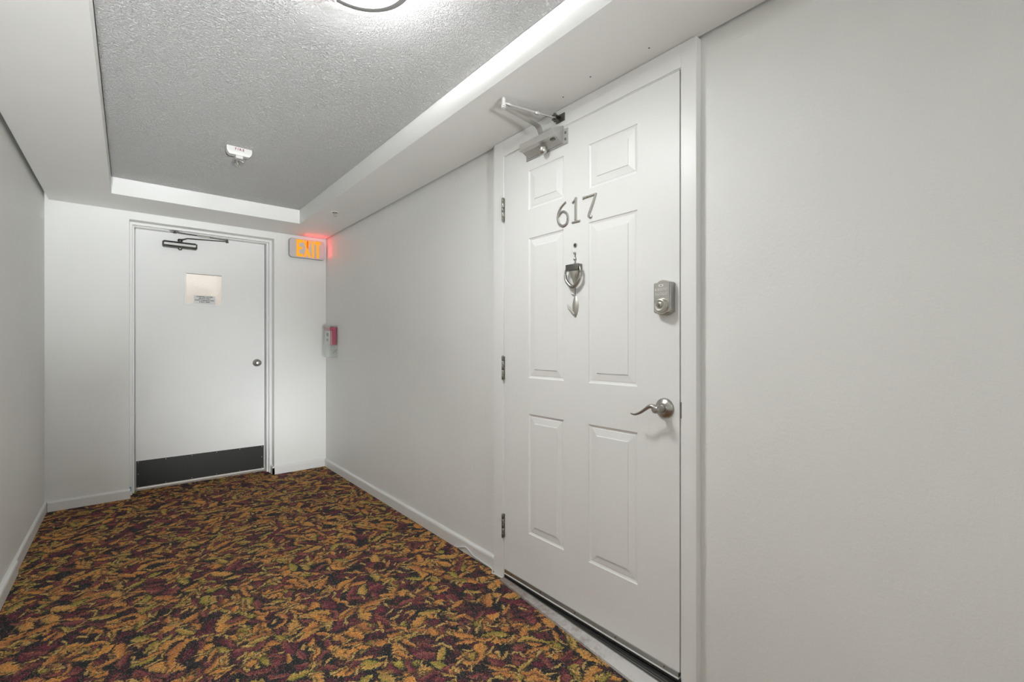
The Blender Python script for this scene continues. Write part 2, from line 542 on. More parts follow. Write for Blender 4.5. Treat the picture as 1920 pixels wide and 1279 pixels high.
# baseboards: flat board with a rounded bright top edge
def board(bm, x0, y0, x1, y1, th, h, nx, ny, z0=FZ):
    """runs from (x0,y0) to (x1,y1) along a wall, (nx,ny) points into the room"""
    prof = [(0, 0), (th, 0), (th, h * .80), (th * .85, h * .90), (th * .45, h * .985), (0.001, h), (0, h)]
    a = [bm.verts.new((x0 + nx * d, y0 + ny * d, z0 + z)) for d, z in prof]
    b = [bm.verts.new((x1 + nx * d, y1 + ny * d, z0 + z)) for d, z in prof]
    n = len(prof)
    for i in range(n): bm.faces.new((a[i], a[(i + 1) % n], b[(i + 1) % n], b[i]))
    bm.faces.new(a); bm.faces.new(b)
TH, HB = 0.015, 0.072
bm = BM(); board(bm, R, 1.8160, R, D, TH, HB, -1, 0); struct('baseboard_right', bm, M['base'], 'white baseboard along the right wall between the doors', 'baseboard')
bm = BM(); board(bm, R, YB, R, 0.62, TH, HB, -1, 0); struct('baseboard_right', bm, M['base'], 'white baseboard on the near side of the door numbered 617', 'baseboard')
bm = BM(); board(bm, L, 3.36, L, D, TH - .003, HB, 1, 0); struct('baseboard_left', bm, M['base'], 'short white baseboard on the left wall, nearest the far corner', 'baseboard')
bm = BM(); board(bm, L, YB, L, 3.36, TH + .004, HB, 1, 0); struct('baseboard_left', bm, M['base'], 'long thicker white baseboard on the left wall, at the lower left edge', 'baseboard')
bm = BM(); board(bm, L + TH, D, BX0 + .006, D, TH, HB, 0, -1); struct('baseboard_back', bm, M['base'], 'white baseboard on the end wall left of the stairwell door', 'baseboard')
bm = BM(); board(bm, BX1 - TH, D, R - TH, D, TH, HB, 0, -1); board(bm, BX1, D - TH, BX1, 4.553, TH, HB, -1, 0)
struct('baseboard_back', bm, M['base'], 'white baseboard on the end wall right of the stairwell door, turning into its recess', 'baseboard')
bm = BM(); board(bm, L + TH, YB, R - TH, YB, TH, HB, 0, 1); struct('baseboard_front', bm, M['base'], 'white baseboard on the wall behind the camera', 'baseboard')
bm = BM(); box(bm, BX0 + .0005, BX0 + .0115, D - .0012, D - .0002, .045, .078)
tag(obj('masking_tape', bm, M['tape']), 'scrap of blue masking tape low on the stair door corner', 'tape')

# landing behind the stair door: a lit room so the wired window glows as it does
bm = BM(); box(bm, BX0 - .3, BX1 + .6, DB, 6.1, -.1, -0.004)
struct('floor_landing', bm, M['concrete'], 'pale stair landing seen as a bright line under the stairwell door', 'floor')
bm = BM()
box(bm, BX0 - .42, BX0 - .3, 4.72, 6.1, -.1, 2.5); box(bm, BX1 + .6, BX1 + .72, 4.72, 6.1, -.1, 2.5)
box(bm, BX0 - .42, BX1 + .72, 6.1, 6.2, -.1, 2.5); box(bm, BX0 - .42, BX1 + .72, 4.73, 6.2, 2.5, 2.6)
struct('wall_stairwell', bm, M['stair_wall'], 'warm white stairwell wall behind the wired window', 'wall')
ld = bpy.data.lights.new('stair_lamp', 'AREA'); ld.shape = 'RECTANGLE'; ld.size = 0.9; ld.size_y = 0.5
ld.energy = STAIR_POWER; ld.color = (1.0, 0.96, 0.94)
lo = bpy.data.objects.new('stair_lamp', ld); COL.objects.link(lo); lo.location = (.6, 5.35, 2.48)
tag(lo, 'lamp on the stairwell ceiling behind the far door', 'lamp')

# ================================================================ FRONT DOOR 617
Y0, Y1, Z0, Z1 = 0.8030, 1.7301, 0.047, 2.070
d1 = thing('door_1', 'white six panel door with nickel number 617, knocker, keypad and lever', 'door', (XS, (Y0 + Y1) / 2, 0), kind='structure')
PC = ((0.9675, 1.1976), (1.3340, 1.5570)); PR = ((0.2755, 0.8295), (0.9955, 1.6400), (1.7735, 1.9525))
bm = BM()
ys = sorted([Y0, Y1] + [v for p in PC for v in p]); zs = sorted([Z0, Z1] + [v for p in PR for v in p])
vg = {}
for y in ys:
    for z in zs: vg[(y, z)] = bm.verts.new((XS, y, z))
for i in range(len(ys) - 1):
    for j in range(len(zs) - 1):
        if any(abs(ys[i] - p[0]) < 1e-6 for p in PC) and any(abs(zs[j] - q[0]) < 1e-6 for q in PR): continue
        bm.faces.new((vg[(ys[i], zs[j])], vg[(ys[i + 1], zs[j])], vg[(ys[i + 1], zs[j + 1])], vg[(ys[i], zs[j + 1])]))
# edges and back of the leaf
XB = XS + .044
bk = {k: bm.verts.new((XB, k[0], k[1])) for k in vg if k[0] in (Y0, Y1) or k[1] in (Z0, Z1)}
def strip(keys):
    for a, b in zip(keys, keys[1:]): bm.faces.new((vg[a], vg[b], bk[b], bk[a]))
strip([(y, Z0) for y in ys]); strip([(y, Z1) for y in ys]); strip([(Y0, z) for z in zs]); strip([(Y1, z) for z in zs])
per = [(y, Z0) for y in ys] + [(Y1, z) for z in zs[1:]] + [(y, Z1) for y in reversed(ys[:-1])] + [(Y0, z) for z in reversed(zs[1:-1])]
bm.faces.new([bk[k] for k in per])
leaf = obj('door_leaf', bm, M['door'], d1)
for (a0, a1) in PC:
    for (b0, b1) in PR:
        bm = BM(); rows = []
        for ins, dep in ((0, 0), (.0018, .0032), (.0070, .0052), (.0110, .0058), (.0135, .0046), (.0400, .0016), (.0412, -.0008), (.0440, -.0011)):
            rows.append([bm.verts.new((XS + dep, y, z)) for y, z in ((a0 + ins, b0 + ins), (a1 - ins, b0 + ins), (a1 - ins, b1 - ins), (a0 + ins, b1 - ins))])
        for a, b in zip(rows, rows[1:]):
            for k in range(4): bm.faces.new((a[k], a[(k + 1) % 4], b[(k + 1) % 4], b[k]))
        bm.faces.new(rows[-1])
        obj('panel', bm, M['door'], d1)
# frame: jambs, head, small bead next to the leaf, stop behind it
bm = BM(); ZT = S - .0015
FY0, FY1 = 0.7432, 1.8154
box(bm, XF, R + .10, FY0, .7965, FZ - .02, ZT, .0012, 1)
box(bm, XF, R + .10, 1.7382, FY1, FZ - .02, ZT, .0012, 1)
box(bm, XF, R + .10, .7965, 1.7382, 2.0765, ZT, .0012, 1)
box(bm, XF + .004, XF + .02, .7972, .7995, Z0 - .02, 2.0765)
box(bm, XF + .004, XF + .02, 1.7335, 1.7375, Z0 - .02, 2.0765)
box(bm, XF + .004, XF + .02, .7995, 1.7335, 2.0728, 2.0765)
box(bm, XB + .004, R + .10, .7965, .815, FZ, 2.0765); box(bm, XB + .004, R + .10, 1.715, 1.7382, FZ, 2.0765); box(bm, XB + .004, R + .10, .815, 1.715, 2.05, 2.0765)
obj('door_frame', bm, M['frame'], d1)
# bottom: sweep with screws, dark seal, sloped threshold, worn ramp
bm = BM(); box(bm, XS - .0035, XS + .03, Y0 + .002, Y1 - .002, .031, .0485, .0006, 1)
sw = obj('door_sweep', bm, M['alu_dull'], d1); tag(sw, 'grey metal sweep screwed along the door bottom')
for k in range(5):
    bm = BM(); lathe(bm, (XS - .0035, Y0 + .055 + k * .205, .0405), 'right', [(.0032, 0), (.0028, .0010), (0, .0014)], 10)
    obj('screw', bm, M['steel'], sw)
bm = BM(); box(bm, XS - .006, XS + .03, Y0 + .001, Y1 - .001, .0255, .0305, .001, 1)
obj('sweep_lip', bm, M['white_plastic'], sw)
bm = BM(); box(bm, XS - .001, XS + .03, Y0 - .002, Y1 + .002, .0135, .0255)
obj('rubber_seal', bm, M['rubber'], d1)
bm = BM()
YN, YFa = Y0 - .0055, Y1 + .0075
def slab_poly(pts, z0, z1, name, mat, par):
    bm = BM(); lo_ = [bm.verts.new((x, y, z0)) for x, y in pts]; hi_ = [bm.verts.new((x, y, z1)) for x, y in pts]
    for i in range(len(pts)): bm.faces.new((lo_[i], lo_[(i + 1) % len(pts)], hi_[(i + 1) % len(pts)], hi_[i]))
    bm.faces.new(lo_); bm.faces.new(hi_)
    return obj(name, bm, mat, par)
th = slab_poly([(1.372, YN), (1.412, YFa), (XS + .05, YFa), (XS + .05, YN)], FZ - .02, .0075, 'threshold', M['alu_dull'], d1)
tag(th, 'dark grooved metal threshold')
sd = slab_poly([(1.298, YN), (1.385, YFa), (1.4115, YFa), (1.3715, YN)], FZ - .02, .0035, 'saddle', M['sill'], d1)
tag(sd, 'worn pale strip in front of the threshold')
for f, w_, mt in ((.0, .0035, 'rubber'), (.32, .0030, 'steel'), (.62, .0100, 'rubber')):
    xa, xb = 1.372 + f * (XS - 1.372), 1.412 + f * max(0.001, XS - 1.412)
    slab_poly([(xa, YN + .001), (xb, YFa - .001), (xb + w_, YFa - .001), (xa + w_, YN + .001)], .0070, .0082, 'groove', M[mt], th)

# hinges
for zc in (1.8117, 1.0357, 0.2609):
    bm = BM(); box(bm, XF - .0015, XF + .004, 1.7285, 1.7400, zc - .056, zc + .056, .0004, 1)
    hg = obj('hinge', bm, M['dark_nickel'], d1)
    for k in range(5):
        z0 = zc - .056 + k * .0224
        bm = BM(); lathe(bm, (XF - .0075, 1.7335, z0), 'up', [(.0060, .0006), (.0066, .0016), (.0066, .0208), (.0060, .0218)], 14)
        obj('knuckle', bm, M['nickel'] if k % 2 else M['dark_nickel'], hg, 40)
    bm = BM(); lathe(bm, (XF - .0075, 1.7335, zc + .056), 'up', [(.0066, 0), (.0066, .002), (.003, .0045), (0, .005)], 14)
    lathe(bm, (XF - .0075, 1.7335, zc - .062), 'up', [(.0, 0), (.003, .0008), (.005, .003), (.005, .006)], 14)
    obj('pin', bm, M['nickel'], hg, 40)

# numerals
six = spline([(1.3190, 1.7513), (1.3383, 1.7417), (1.3559, 1.7259), (1.3648, 1.7064), (1.3668, 1.6882), (1.3579, 1.6663), (1.3383, 1.6538),
              (1.3171, 1.6580), (1.3085, 1.6759), (1.3133, 1.6993), (1.3325, 1.7140), (1.3500, 1.7110), (1.3610, 1.6985)], 4)
bm = BM(); w6 = [.0085 + .0036 * math.sin(min(1, i / (len(six) - 1)) * math.pi) for i in range(len(six))]
w6[0] = .009
stroke(bm, six, w6, .0055, XS)
n6 = obj('numeral', bm, M['nickel_soft'], d1, 35); tag(n6, 'nickel numeral 6')
bm = BM(); stroke(bm, [(1.2640, 1.7565), (1.2645, 1.72), (1.2650, 1.6570)], [.0120, .0115, .0120], .0055, XS)
stroke(bm, [(1.2610, 1.7560), (1.2700, 1.7470), (1.2830, 1.7375)], [.009, .0095, .009], .0054, XS)
stroke(bm, [(1.2845, 1.6570), (1.2650, 1.6565), (1.2400, 1.6556)], [.0085, .0085, .0085], .0056, XS)
n1 = obj('numeral', bm, M['nickel_soft'], d1, 35); tag(n1, 'nickel numeral 1')
bm = BM(); stroke(bm, [(1.2250, 1.7452), (1.2000, 1.7445), (1.1570, 1.7450)], [.0095, .0090, .0090], .0055, XS)
stroke(bm, [(1.2235, 1.7460), (1.2240, 1.7370)], [.006, .007], .0056, XS)
stroke(bm, [(1.1575, 1.7480), (1.1750, 1.7100), (1.1930, 1.6740), (1.1960, 1.6650), (1.1900, 1.6590)], [.0095, .0118, .0122, .0112, .0090], .0054, XS)
lathe(bm, (XS, 1.1850, 1.6605), 'right', [(.0075, 0), (.0075, .004), (.005, .006), (0, .0065)], 14)
n7 = obj('numeral', bm, M['nickel_soft'], d1, 35); tag(n7, 'nickel numeral 7')
for n_, pts in ((n6, [(1.3095, 1.6770), (1.3480, 1.7340)]), (n1, [(1.2650, 1.665)]), (n7, [(1.2000, 1.7448)])):
    for (y, z) in pts:
        bm = BM(); lathe(bm, (XS - .0052, y, z), 'right', [(.0024, 0), (.0020, .0012), (0, .0016)], 8)
        obj('nail', bm, M['dark_nickel'], n_)

# peephole
bm = BM(); lathe(bm, (XS, 1.2675, 1.5602), 'right', [(.0090, 0), (.0090, .003), (.0075, .0045), (.0058, .0045), (.0052, .002), (0, .002)], 24)
ph = obj('peephole', bm, M['nickel'], d1, 40)
bm = BM(); lathe(bm, (XS - .0016, 1.2675, 1.5602), 'right', [(.0050, 0), (.0035, .0014), (0, .0019)], 16)
obj('lens', bm, M['black'], ph, 60)

# door knocker: finial rod, box hinge, urn, drop ring, leaf shaped strike plate
KX, KY = XS, 1.2680
kn = obj('knocker', tube(BM(), [(KX - .003, KY, 1.478), (KX - .003, KY, 1.5245)], .0028, 8), M['nickel'], d1, 60)
bm = BM()
lathe(bm, (KX - .0045, KY, 1.5275), 'right', [(.0002, -.0045), (.0045, -.003), (.0058, 0), (.0045, .0045), (0, .006)], 14)
lathe(bm, (KX, KY, 1.476), 'up', [(.016, 0), (.009, .006), (.0046, .012), (.0038, .018), (.0068, .0225), (.0082, .0265), (.0062, .031), (.0034, .037), (.0030, .046)], 16, 1.0, 1.0)
obj('finial', bm, M['nickel'], kn, 50)
KY = 1.2635
bm = BM(); box(bm, KX - .030, KX - .001, KY - .0330, KY + .0330, 1.4520, 1.4790, .0020, 2)
obj('hinge_box', bm, M['dark_nickel'], kn, 40)
bm = BM(); lathe(bm, (KX - .013, KY, 1.4000), 'up', [(.0035, 0), (.0052, .006), (.0090, .016), (.0165, .030), (.0220, .042), (.0235, .0525)], 22, 0.6, 1.0)
obj('urn', bm, M['nickel_soft'], kn, 50)
bm = BM()
ring = spline([(KX - .020, KY + .0370, 1.4640), (KX - .021, KY + .0410, 1.4450), (KX - .021, KY + .0370, 1.4180), (KX - .020, KY + .0190, 1.3960), (KX - .019, KY, 1.3870),
               (KX - .020, KY - .0190, 1.3960), (KX - .021, KY - .0370, 1.4180), (KX - .021, KY - .0410, 1.4450), (KX - .020, KY - .0370, 1.4640)], 5)
nr = len(ring); tube(bm, ring, [.0032 + .0052 * math.sin(math.pi * i / (nr - 1)) for i in range(nr)], 12)
tube(bm, [(KX - .020, KY - .037, 1.4655), (KX - .020, KY + .037, 1.4655)], .0032, 10)
obj('drop_ring', bm, M['nickel'], kn, 60)
KY = 1.2680
bm = BM(); tube(bm, [(KX - .004, KY, 1.402), (KX - .004, KY, 1.35)], [.0042, .0030], 10)
tube(bm, spline([(KX - .003, KY + .018, 1.3585), (KX - .004, KY + .008, 1.3545), (KX - .004, KY, 1.3510)], 4), .0018, 8)
obj('stem', bm, M['nickel'], kn, 60)
bm = BM()
lf = []
for i in range(17):
    t = i / 16; a = 1.3500 - t * .0870
    w_ = .0160 * math.sin(math.pi * min(1, t * .92 + .06)) ** .75
    lf.append((a, w_))
rows = []
for a, w_ in lf:
    dep = .002 + .006 * math.sin(math.pi * (1.350 - a) / .087)
    rows.append([bm.verts.new((KX - q * dep - .0008, KY - .002 + s_ * w_, a)) for s_, q in ((-1, .3), (-.5, .85), (0, 1.1), (.5, .85), (1, .3))] +
                [bm.verts.new((KX - .0002, KY - .002 + w_, a)), bm.verts.new((KX - .0002, KY - .002 - w_, a))])
for a, b in zip(rows, rows[1:]):
    for k in range(7): bm.faces.new((a[k], a[(k + 1) % 7], b[(k + 1) % 7], b[k]))
bm.faces.new(rows[0]); bm.faces.new(rows[-1])
tube(bm, spline([(KX - .013, KY + .0290, 1.3180), (KX - .012, KY + .0235, 1.3010), (KX - .008, KY + .0120, 1.2860), (KX - .004, KY + .002, 1.2730)], 5), [.002 + .0022 * min(1, i / 6) * 1.5 for i in range(16)], 10)
obj('leaf_plate', bm, M['nickel_soft'], kn, 50)

# keypad deadbolt
KC = (XS, .8510, 1.3105)
bm = BM()
out = [(-.0290, -.0530), (-.0290, .0505), (-.0210, .0500), (-.0120, .0560), (0, .0585), (.0120, .0560), (.0210, .0500), (.0290, .0505), (.0290, -.0530), (.0210, -.0545), (.0120, -.0600), (0, -.0620), (-.0120, -.0600), (-.0210, -.0545)]
prism(bm, out, KC, 'right', .0290, .0035)
kp = obj('keypad_lock', bm, M['nickel_soft'], d1, 30)
bm = BM()
for s_ in (-1, 1): box(bm, XS - .027, XS - .0005, .8510 + s_ * .0290 - .0035, .8510 + s_ * .0290 + .0035, 1.2600, 1.3590, .0012, 1)
obj('side_rail', bm, M['alu_dull'], kp)
bm = BM(); prism(bm, [(a * 1.0, b) for a, b in rrect(.020, .0085, .004)], (XS - .0290, .8540, 1.3500), 'right', .0015, .0005)
ok_ = obj('logo_button', bm, M['white_plastic'], kp)
bm = BM(); lathe(bm, (XS - .0305, .8540, 1.3500), 'right', [(.0018, 0), (.0016, .0006), (0, .0008)], 8)
obj('symbol', bm, M['black'], ok_)
for r_ in range(2):
    for c_ in range(5):
        y = .8740 - c_ * .0098; z = 1.3365 - r_ * .0155
        bm = BM(); prism(bm, rrect(.0066, .0090, .0030, 3), (XS - .0290, y, z), 'right', .0016, .0005)
        kk = obj('key', bm, M['white_plastic'], kp)
        text_mesh('key_digit', str((c_ + 1 + r_ * 5) % 10), .0068, M['black'], kk, (XS - .0307, y, z), 'right', .0002)
bm = BM(); CY = .8510
lathe(bm, (XS - .0290, CY, 1.2820), 'right', [(.0245, 0), (.0245, .004), (.0215, .0120), (.0200, .0150), (.0180, .0160), (.0150, .0150), (.0, .0150)], 36)
cyl = obj('lock_cylinder', bm, M['nickel_soft'], kp, 35)
bm = BM(); lathe(bm, (XS - .0440, CY, 1.2820), 'right', [(.0100, 0), (.0100, .0018), (.0085, .0026), (0, .0026)], 24)
box(bm, XS - .0475, XS - .0464, CY - .0009, CY + .0009, 1.2770, 1.2870)
obj('keyhole_plug', bm, M['nickel'], kp, 35)
bm = BM(); box(bm, XS - .0480, XS - .0474, CY - .0011, CY + .0011, 1.2765, 1.2855)
obj('keyway', bm, M['black'], kp)

# lever handle
LC = (XS, .8570, .9300)
bm = BM(); lathe(bm, LC, 'right', [(.0350, 0), (.0350, .003), (.0325, .0075), (.0280, .0105), (.0215, .0150), (.0170, .0185), (.0165, .0200), (0, .0200)], 40)
lv = obj('lever_handle', bm, M['nickel'], d1, 35)
bm = BM(); lathe(bm, (XS, LC[1], LC[2]), 'right', [(.0135, .0190), (.0135, .0260), (.0115, .0270), (.0115, .0300), (.0135, .0310), (.0130, .0380), (.0125, .0520), (.0135, .0560), (.0120, .0640), (.0070, .0690), (0, .0700)], 24)
obj('neck', bm, M['nickel'], lv, 35)
XL = XS - .0600
lp = spline([(XL + .004, LC[1] - .006, .9330), (XL, .8680, .9400), (XL - .001, .8800, .9380), (XL + .001, .8960, .9275), (XL + .002, .9160, .9140), (XL + .003, .9340, .9060), (XL + .004, .9460, .9043), (XL + .005, .9570, .9062)], 5)
nl = len(lp); lr = [.0125 - .0095 * (i / (nl - 1)) ** .62 for i in range(nl)]
bm = BM(); tube(bm, lp, lr, 14, 0.85)
obj('lever_arm', bm, M['nickel'], lv, 60)
# strike plate edge, chipped dark, on the near jamb
bm = BM(); box(bm, XF - .0006, XF + .003, .7945, .7975, .9020, .9560)
obj('strike_plate', bm, M['dark_nickel'], d1)

# closer on the front door
CLY0, CLY1 = 1.3330, 1.5480   # near and far end of the body
bm = BM()
sec = [(0, 2.0800), (-.0340, 2.0640), (-.0590, 2.0520), (-.0610, 2.0225), (-.0380, 2.0200), (-.0060, 2.0040), (0, 2.0040)]
a = [bm.verts.new((XS + x - .004, CLY0, z)) for x, z in sec]; b = [bm.verts.new((XS + x - .004, CLY1, z)) for x, z in sec]
for i in range(len(sec)): bm.faces.new((a[i], a[(i + 1) % len(sec)], b[(i + 1) % len(sec)], b[i]))
bm.faces.new(a); bm.faces.new(b)
cb = obj('door_closer', bm, M['alu'], d1)
bm = BM(); box(bm, XS - .0045, XS - .0002, CLY0 - .026, CLY1 + .020, 1.9960, 2.0620, .0015, 1)
obj('mounting_plate', bm, M['alu'], cb)
for zz in (2.0440, 2.0170):
    bm = BM(); lathe(bm, (XS - .0045, CLY0 - .0135, zz), 'right', [(.0058, 0), (.0055, .0018), (.003, .0030), (0, .0026)], 14)
    obj('screw', bm, M['dark_nickel'], cb, 40)
bm = BM(); box(bm, XS - .048, XS - .034, CLY0 + .014, CLY0 + .036, 2.0140, 2.0195, .001, 1)
obj('valve_slot', bm, M['dark_nickel'], cb)
bm = BM(); lathe(bm, (XS - .030, 1.4290, 2.0070), (Vector((1, 0, 0)), Vector((0, 1, 0)), Vector((0, 0, -1))), [(.0180, 0), (.0190, .008), (.0170, .017), (.0100, .0250), (0, .0280)], 20)
obj('spindle_cap', bm, M['nickel_soft'], cb, 50)
# arms: flat main arm rising to the elbow, round forearm back to the bracket on the head
PVX, PVY = XS - .030, 1.4290
ELB = Vector((1.1560, 1.4240, 2.1260)); BRK = Vector((1.3840, 1.3560, 2.1120))
bm = BM(); tube(bm, [(PVX, PVY, 2.050), (PVX, PVY, 2.0665)], .0110, 16)
obj('spindle', bm, M['alu'], cb, 40)
bm = BM()
tube(bm, [(PVX + .004, PVY + .002, 2.0620), (PVX - .006, PVY + .002, 2.0640), (PVX - .014, PVY + .002, 2.0740), (PVX - .020, PVY + .002, 2.0860), (PVX - .032, PVY + .002, 2.0960), (PVX - .055, PVY + .001, 2.0990), (ELB.x - .008, ELB.y, 2.1090)],
     [.0150, .0150, .0150, .0150, .0150, .0145, .0110], 4, .22)
obj('main_arm', bm, M['alu'], cb, 50)
bm = BM(); lathe(bm, (ELB.x, ELB.y, 2.1040), 'up', [(.0095, 0), (.0095, .012), (.0070, .016), (.0078, .030), (.0078, .038), (.0050, .043), (0, .044)], 18)
obj('elbow', bm, M['white_plastic'], cb, 40)
bm = BM()
fd = (BRK - ELB)
def FP(t): return tuple(ELB + fd * t)
tube(bm, [FP(.0), FP(.06), FP(.09), FP(.14), FP(.18), FP(.60)], [.0060, .0062, .0085, .0085, .0060, .0062], 14)
tube(bm, [FP(.60), FP(.62), FP(.66), FP(.68)], [.0080, .0092, .0092, .0080], 6)
tube(bm, [FP(.68), FP(.78), FP(.80), FP(1.0)], [.0048, .0048, .0042, .0042], 12)
obj('forearm', bm, M['alu'], cb, 50)
bm = BM()
box(bm, XF - .0050, XF + .0001, 1.3240, 1.3740, 2.0990, 2.1320, .001, 1)
box(bm, BRK.x - .012, XF - .005, 1.3480, 1.3660, 2.1020, 2.1070); box(bm, BRK.x - .012, XF - .005, 1.3480, 1.3660, 2.1190, 2.1240)
lathe(bm, (BRK.x - .002, 1.3570, 2.0960), 'up', [(.0065, 0), (.0065, .004), (.0045, .005), (.0045, .030), (.0065, .031), (.0065, .0345)], 12)
obj('bracket', bm, M['dark_nickel'], cb, 40)

# ================================================================ STAIR DOOR
X0, X1, W0, W1 = 0.0398, 0.9525, 0.0150, 2.0700
d2 = thing('door_2', 'plain white stairwell door with small wired window and dark kick plate', 'door', ((X0 + X1) / 2, DB, 0), kind='structure')
GX0, GX1, GZ0, GZ1 = .3640, .6260, 1.4985, 1.7510
bm = BM()
xs_ = [X0, GX0, GX1, X1]; zs_ = [W0, GZ0, GZ1, W1]
for i in range(3):
    for j in range(3):
        if i == 1 and j == 1: continue
        box(bm, xs_[i], xs_[i + 1], DB, DB + .044, zs_[j], zs_[j + 1])
bmesh.ops.remove_doubles(bm, verts=bm.verts, dist=1e-6)
dup_faces = {}
for f in list(bm.faces):
    k = tuple(round(c, 5) for c in f.calc_center_median())
    dup_faces.setdefault(k, []).append(f)
kill = [f for v in dup_faces.values() if len(v) > 1 for f in v]
bmesh.ops.delete(bm, geom=kill, context='FACES_ONLY')
obj('door_leaf', bm, M['door'], d2)
bm = BM()
# stepped frame in the recess
for (fx0, fx1, fx2, fx3, zt, ztn, y0_, y1_) in ((BX0 + .0005, .0186, .9700, BX1 - .0005, BZ - .0005, 2.0780, 4.5550, 4.7190), (.0186, .0315, .9580, .9700, 2.0780, 2.0690 + .003, 4.6000, 4.7190)):
    box(bm, fx0, fx1, y0_, y1_, FZ - .01, zt, .001, 1); box(bm, fx2, fx3, y0_, y1_, FZ - .01, zt, .001, 1)
    box(bm, fx1, fx2, y0_, y1_, ztn, zt, .001, 1)
box(bm, .0300, .0520, DB + .046, 4.7185, FZ, 2.0715); box(bm, .9400, .9590, DB + .046, 4.7185, FZ, 2.0715); box(bm, .0520, .9400, DB + .046, 4.7185, 2.0560, 2.0730)
obj('door_frame', bm, M['frame'], d2)
# window: raised moulding, glass, wire, sticker
bm = BM()
def mould(bm, x0, x1, z0, z1, w, y0, y1):
    box(bm, x0, x0 + w, y0, y1, z0, z1, .0015, 1); box(bm, x1 - w, x1, y0, y1, z0, z1, .0015, 1)
    box(bm, x0 + w, x1 - w, y0, y1, z0, z0 + w, .0015, 1); box(bm, x0 + w, x1 - w, y0, y1, z1 - w, z1, .0015, 1)
mould(bm, .3500, .6320, 1.4820, 1.7660, .0145, DB - .0075, DB + .004)
obj('window_moulding', bm, M['frame'], d2)
bm = BM(); box(bm, GX0 - .003, GX1 + .003, DB + .014, DB + .020, GZ0 - .003, GZ1 + .003)
gl = obj('window_pane', bm, M['glass'], d2)
bm = BM(); st = .0165
def seg(p, q): tube(bm, [p, q], .0006, 3)
w_ = GX1 - GX0; h_ = GZ1 - GZ0; yw = DB + .0128
k = -h_
while k < w_:
    a0 = max(0, k); a1 = min(w_, k + h_)
    if a1 > a0:
        seg((GX0 + a0, yw, GZ0 + a0 - k), (GX0 + a1, yw, GZ0 + a1 - k))
        seg((GX0 + a0, yw, GZ1 - (a0 - k)), (GX0 + a1, yw, GZ1 - (a1 - k)))
    k += st
wm = obj('wire_mesh', bm, M['wire'], gl); wm['kind'] = 'stuff'
bm = BM(); box(bm, .4170, .5715, DB + .0100, DB + .0112, 1.4990, 1.5690)
stk = obj('notice', bm, M['sticker'], gl); tag(stk, 'grey notice with four lines of black capitals')
for i, (t_, s_) in enumerate((('STAIRWELL DOORS', .94), ('ARE EXIT ONLY', .86), ("DON'T CHANGE FLOORS", .87), ('IF NOT OPEN', .9))):
    text_mesh('lettering', t_, .0150, M['black'], stk, (.4940, DB + .0094, 1.5600 - i * .0150), 'back', .0003, s_ * .92, bold=.0004)
# kick plate with screws
bm = BM(); box(bm, .0425, .9460, DB - .0020, DB - .0001, .0210, .2290, .0004, 1)
kpz = obj('kick_plate', bm, M['black_plate'], d2); tag(kpz, 'dark metal kick plate')
for (x, z) in [(.055 + i * .175, .220) for i in range(6)] + [(.055 + i * .175, .030) for i in range(6)] + [(.055, .125), (.93, .125)]:
    bm = BM(); lathe(bm, (x, DB - .0020, z), 'back', [(.0030, 0), (.0026, .001), (0, .0014)], 8)
    obj('screw', bm, M['nickel_soft'], kpz)
# knob
bm = BM(); lathe(bm, (.8890, DB, .9880), 'back', [(.0330, 0), (.0330, .003), (.0270, .008), (.0140, .011), (.0120, .022), (.0130, .030), (.0230, .036), (.0275, .046), (.0275, .056), (.0225, .064), (.0110, .0675), (0, .068)], 32)
obj('door_knob', bm, M['nickel'], d2, 50)
# closer with arms folded against the door
bm = BM()
sec = [(0, 1.9940), (-.020, 1.9940), (-.044, 1.9890), (-.050, 1.9820), (-.050, 1.9650), (-.040, 1.9560), (0, 1.9530)]
a = [bm.verts.new((.2150, DB + y, z)) for y, z in sec]; b = [bm.verts.new((.4280, DB + y, z)) for y, z in sec]
for i in range(len(sec)): bm.faces.new((a[i], a[(i + 1) % len(sec)], b[(i + 1) % len(sec)], b[i]))
bm.faces.new(a); bm.faces.new(b)
c2 = obj('door_closer', bm, M['alu_dull'], d2); tag(c2, 'dark grey closer on the stair door')
bm = BM()
for x in (.2050, .4280):
    box(bm, x, x + .0100, DB - .046, DB - .0002, 1.9520, 1.9930, .004, 2)
obj('end_cap', bm, M['steel'], c2)
bm = BM(); box(bm, .2100, .4330, DB - .047, DB - .0002, 1.9470, 1.9530, .002, 1); box(bm, .2140, .4290, DB - .044, DB - .002, 1.9942, 1.9972, .001, 1)
obj('trim_strip', bm, M['steel'], c2)
bm = BM(); lathe(bm, (.3220, DB - .024, 1.9475), 'down', [(.0150, 0), (.0145, .008), (.0100, .015), (0, .017)], 18)
obj('spindle_cap', bm, M['dark_nickel'], c2, 50)
bm = BM(); lathe(bm, (.3220, DB - .024, 1.9970), 'up', [(.0150, 0), (.0150, .010), (.0180, .011), (.0180, .020), (0, .021)], 18)
obj('spindle', bm, M['steel'], c2, 40)
bm = BM(); tube(bm, [(.3100, DB - .026, 2.0200), (.3400, DB - .028, 2.0200), (.3700, DB - .040, 2.0320), (.6400, DB - .110, 2.0330)], [.0130, .0130, .0110, .0085], 12, .45)
obj('main_arm', bm, M['dark_nickel'], c2, 50)
bm = BM(); lathe(bm, (.6420, DB - .110, 2.0230), 'up', [(.0100, 0), (.0100, .014), (.0080, .015), (.0080, .028), (0, .029)], 14)
obj('elbow', bm, M['steel'], c2, 40)
bm = BM(); ELB2 = Vector((.6400, DB - .110, 2.0440)); BR2 = Vector((.2850, DB - .052, 2.0710)); f2 = BR2 - ELB2
def F2(t): return tuple(ELB2 + f2 * t)
tube(bm, [F2(0), F2(.36)], .0048, 10); tube(bm, [F2(.56), F2(1.08)], .0052, 10)
